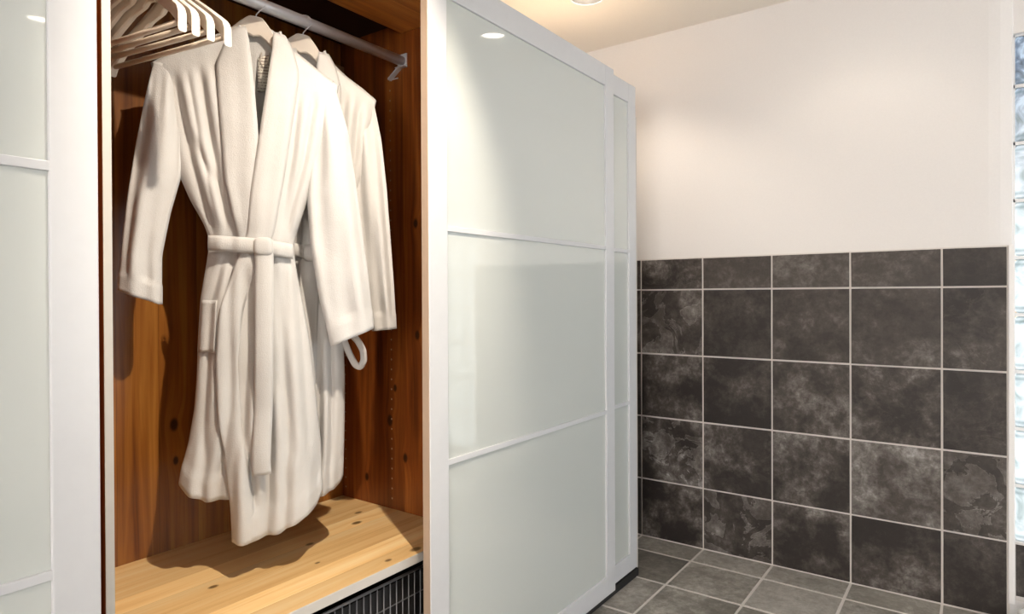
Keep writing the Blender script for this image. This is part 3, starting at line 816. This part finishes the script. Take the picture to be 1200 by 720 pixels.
    def belt_strip(self, bm, path, width, off, wdir=None, n=60, thick=None):
        """flat strip along a path of (s, t, z) points; width measured along wdir in the (s,z) plane"""
        P = np.array(path, float); L_ = np.concatenate([[0], np.cumsum(np.linalg.norm(np.diff(P, axis=0), axis=1))]); L_ /= L_[-1]
        f = np.linspace(0, 1, n+1); fn = [smooth_tab(L_, P[:, k], 200, 8) for k in range(3)]
        pts = [[fn[k](q) for k in range(3)] for q in f]; g_ = []
        for j in range(n+1):
            p = pts[j]; d = np.array(pts[min(j+1, n)])-np.array(pts[max(j-1, 0)]); nn = np.array([d[2], -d[0]]); nn /= (np.linalg.norm(nn)+1e-9)
            if wdir is not None: nn = np.array(wdir)
            row = []
            for i in range(6):
                q = i/5-.5; row.append(bm.verts.new(self.W(p[0]+nn[0]*width*q, p[1]+off+.005*math.cos(PI*q), p[2]+nn[1]*width*q)))
            g_.append(row)
        for j in range(n):
            for i in range(5): bm.faces.new((g_[j][i], g_[j][i+1], g_[j+1][i+1], g_[j+1][i]))
    def front(self, px, py, off=0):
        s, z = self.conv(px, py); a = self.a_of(s, z); ac = max(-1, min(1, a))
        return (s, self.surf(ac, z, 1)+off, z)
    def put_hanger(self, lab, tilt=0):
        h = hang1 if not hang1.get('label') else copy_thing(hang1)
        h.location = (self.o.x, self.o.y, ZROD-ZOFF); h.rotation_euler = (0, math.radians(tilt), math.atan2(self.u.y, self.u.x))
        tag(h, lab, 'clothes hanger'); 
        if 'group' in h: del h['group']
        return h

r1 = Robe((300, 10), 52, M['terry'], 'white terry bathrobe in front, belt knotted at the waist, nearest the empty hangers', dict(
    left=[(178, 74), (186, 100), (200, 150), (211, 205), (224, 235), (240, 262), (247, 282), (243, 310), (236, 350), (233, 400), (232, 440), (229, 480), (222, 520), (214, 548), (211, 566), (210, 640)],
    right=[(396, 100), (388, 150), (372, 205), (356, 245), (343, 285), (345, 310), (352, 345), (362, 400), (369, 460), (375, 520), (377, 575), (377, 640)],
    shoulder=[(178, 74), (200, 62), (240, 46), (270, 36), (288, 30), (300, 30), (318, 35), (328, 44), (345, 61), (370, 81), (396, 101)],
    hem=[(211, 566), (226, 577), (245, 590), (262, 622), (280, 626), (300, 624), (330, 616), (352, 603), (370, 589), (377, 575)],
    hem_back=[(211, 564), (245, 580), (300, 590), (350, 580), (377, 573)],
    waist=(300, 290), neck_left=(290, 36), neck_right=(322, 42),
    edge_left=[(286, 24), (291, 48), (297, 100), (302, 160), (308, 230), (310, 280), (300, 340), (280, 450), (276, 560), (276, 640)],
    edge_right=[(322, 30), (322, 60), (317, 105), (308, 165), (298, 230), (294, 275), (280, 310), (263, 360), (258, 420), (260, 480), (268, 535), (276, 590), (278, 626), (278, 640)],
    hem_under=[(211, 566), (226, 577), (245, 583), (262, 580), (290, 578), (377, 575)],
    creases=[([(206, 88), (225, 180), (252, 275)], .012, .012), ([(236, 80), (250, 170), (268, 275)], .011, .011), ([(221, 84), (238, 180), (259, 275)], .008, .007),
             ([(222, 150), (240, 190), (262, 230)], .010, .006), ([(350, 110), (344, 180), (330, 278)], .012, .010), ([(370, 110), (356, 190), (336, 278)], .010, .010),
             ([(291, 310), (294, 400), (291, 500), (300, 590)], .012, .016), ([(262, 305), (250, 360), (246, 430), (240, 540)], .010, .010), ([(330, 310), (338, 420), (345, 540)], .014, .008),
             ([(312, 450), (318, 520), (316, 600)], .016, .012), ([(345, 320), (355, 420), (362, 540)], .010, .008)]))
r1.build_body(); r1.build_collar()
r1.build_sleeve([(180, 72), (172, 110), (160, 170), (151, 225), (144, 285), (139.5, 340)], [(206, 80), (213, 140), (213, 205), (200, 250), (190, 300), (190, 357)], (0, .004), .62, .3)
r1.build_sleeve([(393, 103), (408, 155), (417, 215), (425, 275), (432, 330), (437.5, 384)], [(368, 110), (364, 175), (360, 235), (364, 290), (373, 345), (388, 405)], (.004, .020), .62, 1.7)

def belt(R, left, right, knot, tails, z_off, wid=.030):
    bm = bmesh.new()
    # around the waist: front and back
    pts = []
    n = 28
    for i in range(n+1):
        a = -1.0+2.0*i/n
        s0, z0 = R.conv(*left); s1, z1 = R.conv(*right); kz = R.conv(*knot)[1]; ks = R.conv(*knot)[0]
        s = s0+(s1-s0)*i/n
        z = z0+(kz-z0)*(s-s0)/(ks-s0) if s < ks else kz+(z1-kz)*(s-ks)/(s1-ks)
        pts.append((s, R.surf(max(-1, min(1, R.a_of(s, z))), z, 1)*1.0+z_off, z))
    back = []
    for i in range(n+1):
        s0, z0 = R.conv(*right); s1, z1 = R.conv(*left); s = s0+(s1-s0)*i/n; z = z0+(z1-z0)*i/n
        back.append((s, R.surf(max(-1, min(1, R.a_of(s, z))), z, -1)-.004, z))
    R.belt_strip(bm, pts, wid, .004, (0, 1)); 
    R.belt_strip(bm, back, wid, -.006, (0, 1))
    # knot: a soft wrapped pillow
    kx, kt, kz = R.front(*knot, z_off+.012)
    vs = bmesh.ops.create_icosphere(bm, subdivisions=3, radius=1)['verts']
    for v in vs:
        x, y, z = [math.copysign(abs(q)**.55, q) for q in v.co]; v.co = R.W(kx+.020*x, kt+.010*y, kz+.020*z)
    o = R.finish('belt', bm, R.mat, .006)
    for path, w_, off in tails:
        bm = bmesh.new(); R.belt_strip(bm, [R.front(*p, off) for p in path], w_, .004)
        t_ = R.finish('belt_end', bm, R.mat, .007)
    return o
belt(r1, (247, 286), (343, 296), (311, 291), [([(311, 284), (312, 310), (312, 350), (312, 420), (311, 480), (309, 530), (310, 548)], .042, .022),
      ], .017, .036)
# patch pocket on the left hip with a stitched hem
def pocket(R, x0, y0, x1, y1, off, skew=0):
    bm = bmesh.new(); g_ = []; n = 14
    for j in range(n+1):
        row = []
        for i in range(n+1):
            px = x0+(x1-x0)*i/n + skew*j/n; py = y0+(y1-y0)*j/n
            s, t_, z = R.front(px, py, off+.003*math.sin(PI*i/n)); row.append(bm.verts.new(R.W(s, t_, z)))
        g_.append(row)
    for j in range(n):
        for i in range(n): bm.faces.new((g_[j][i+1], g_[j][i], g_[j+1][i], g_[j+1][i+1]))
    return R.finish('pocket', bm, R.mat, .0025)
pocket(r1, 238, 352, 257, 412, .003, -3)
# care label and hanging loop inside the neck
m, nt, b = new_mat('care_label'); t = N(nt, 'ShaderNodeTexCoord'); s = N(nt, 'ShaderNodeSeparateXYZ'); nt.links.new(t.outputs['Object'], s.inputs[0])
wv = math_n(nt, 'FRACT', math_n(nt, 'MULTIPLY', s.outputs['Z'], 130)); ln = math_n(nt, 'LESS_THAN', wv, .4)
nz = N(nt, 'ShaderNodeTexNoise', Scale=160.0); nt.links.new(t.outputs['Object'], nz.inputs['Vector'])
nt.links.new(mix(nt, math_n(nt, 'MULTIPLY', ln, math_n(nt, 'GREATER_THAN', nz.outputs[0], .45)), (.74, .70, .62), (.30, .26, .22)), b.inputs['Base Color']); b.inputs['Roughness'].default_value = .8
bm = bmesh.new(); vs = []
for px, py in ((302, 66), (316, 62), (312, 106), (301, 106)):
    s_, z_ = r1.conv(px, py); vs.append((s_, z_))
for k in range(4): bm.verts.new(r1.W(vs[k][0], -.012, vs[k][1]))
bm.verts.ensure_lookup_table(); bm.faces.new(bm.verts); r1.finish('care_label', bm, m, .001)
bm = bmesh.new(); pts = [r1.W(*q) for q in [(lambda c: (c[0], -.010, c[1]))(r1.conv(*p)) for p in ((306, 60), (304, 70), (308, 78), (314, 72), (316, 60))]]
add_tube(bm, pts, .0016, 6); r1.finish('hanging_loop', bm, simple('loop_cord', (.45, .40, .34), .8), 0)

r2 = Robe((355, 22), 52, M['terry2'], 'white terry bathrobe behind, mostly hidden, nearest the right side panel', dict(
    left=[(283, 120), (290, 160), (300, 210), (312, 250), (322, 285), (320, 320), (316, 360), (312, 420), (308, 480), (303, 560), (302, 640)],
    right=[(440, 117), (433, 150), (424, 200), (410, 250), (398, 292), (396, 320), (400, 380), (403, 440), (402.5, 500), (401, 562), (401, 640)],
    shoulder=[(283, 120), (305, 108), (330, 84), (348, 60), (356, 56), (366, 58), (376, 63), (388, 74), (406, 91), (425, 105), (440, 118)],
    hem=[(303, 590), (330, 592), (352, 586), (376, 573), (390, 568), (397, 563), (401, 556)],
    hem_back=[(303, 585), (352, 580), (385, 568), (401, 554)],
    waist=(360, 298), neck_left=(347, 58), neck_right=(372, 64),
    edge_left=[(346, 46), (348, 70), (352, 120), (358, 180), (363, 240), (366, 300), (364, 400), (362, 500), (362, 640)],
    edge_right=[(375, 50), (374, 70), (370, 110), (364, 170), (358, 230), (354, 300), (350, 400), (346, 500), (345, 640)],
    phase=1.9, collar_rise=.006,
    creases=[([(420, 120), (414, 190), (392, 285)], .012, .012), ([(405, 110), (398, 190), (382, 285)], .012, .010), ([(384, 310), (388, 420), (390, 540)], .014, .014), ([(372, 310), (374, 420), (376, 540)], .012, .010)]))
r2.build_body(); r2.build_collar()
r2.build_sleeve([(438, 120), (447, 165), (453, 220), (458, 285), (462, 340), (464.5, 385)], [(414, 125), (414, 180), (416, 230), (422, 285), (429, 340), (436, 388)], (0, .004), .6, .9)
r2.build_sleeve([(283, 120), (274, 165), (266, 225), (262, 285), (260, 340), (258, 388)], [(306, 126), (304, 180), (300, 230), (296, 285), (294, 340), (292, 392)], (-.004, -.006), .5, 2.2)
belt(r2, (322, 290), (399, 298), (366, 298), [], .010, .034)
# loop of the second robe's belt end hanging at its right side
bm = bmesh.new()
pth = [(398, 384), (402, 396), (408, 412), (416, 427), (422, 430), (426, 422), (425, 410), (419, 399), (410, 390), (404, 382)]
q = []
for i, p in enumerate(pth): s_, z_ = r2.conv(*p); q.append((s_, .012+.014*i/9, z_))
r2.belt_strip(bm, q, .013, 0); r2.finish('belt_end', bm, M['terry2'], .007)

r1.put_hanger('pale wooden hanger inside the front bathrobe, its crest showing in the collar', 8)
r2.put_hanger('pale wooden hanger inside the rear bathrobe, its crest showing in the collar', 8)

# ------------------------------------------------------------------ sky and look
wld = bpy.data.worlds.new('sky'); bpy.context.scene.world = wld; wld.use_nodes = True
bg = wld.node_tree.nodes['Background']; sk = wld.node_tree.nodes.new('ShaderNodeTexSky')
sk.sky_type = 'NISHITA'; sk.sun_elevation = math.radians(40); sk.sun_disc = False
wld.node_tree.links.new(sk.outputs[0], bg.inputs[0]); bg.inputs[1].default_value = .1
sc = bpy.context.scene
sc.view_settings.view_transform = 'Standard'; sc.view_settings.look = 'None'; sc.view_settings.gamma = 1
sc.view_settings.use_curve_mapping = False; sc.view_settings.exposure = 0.0
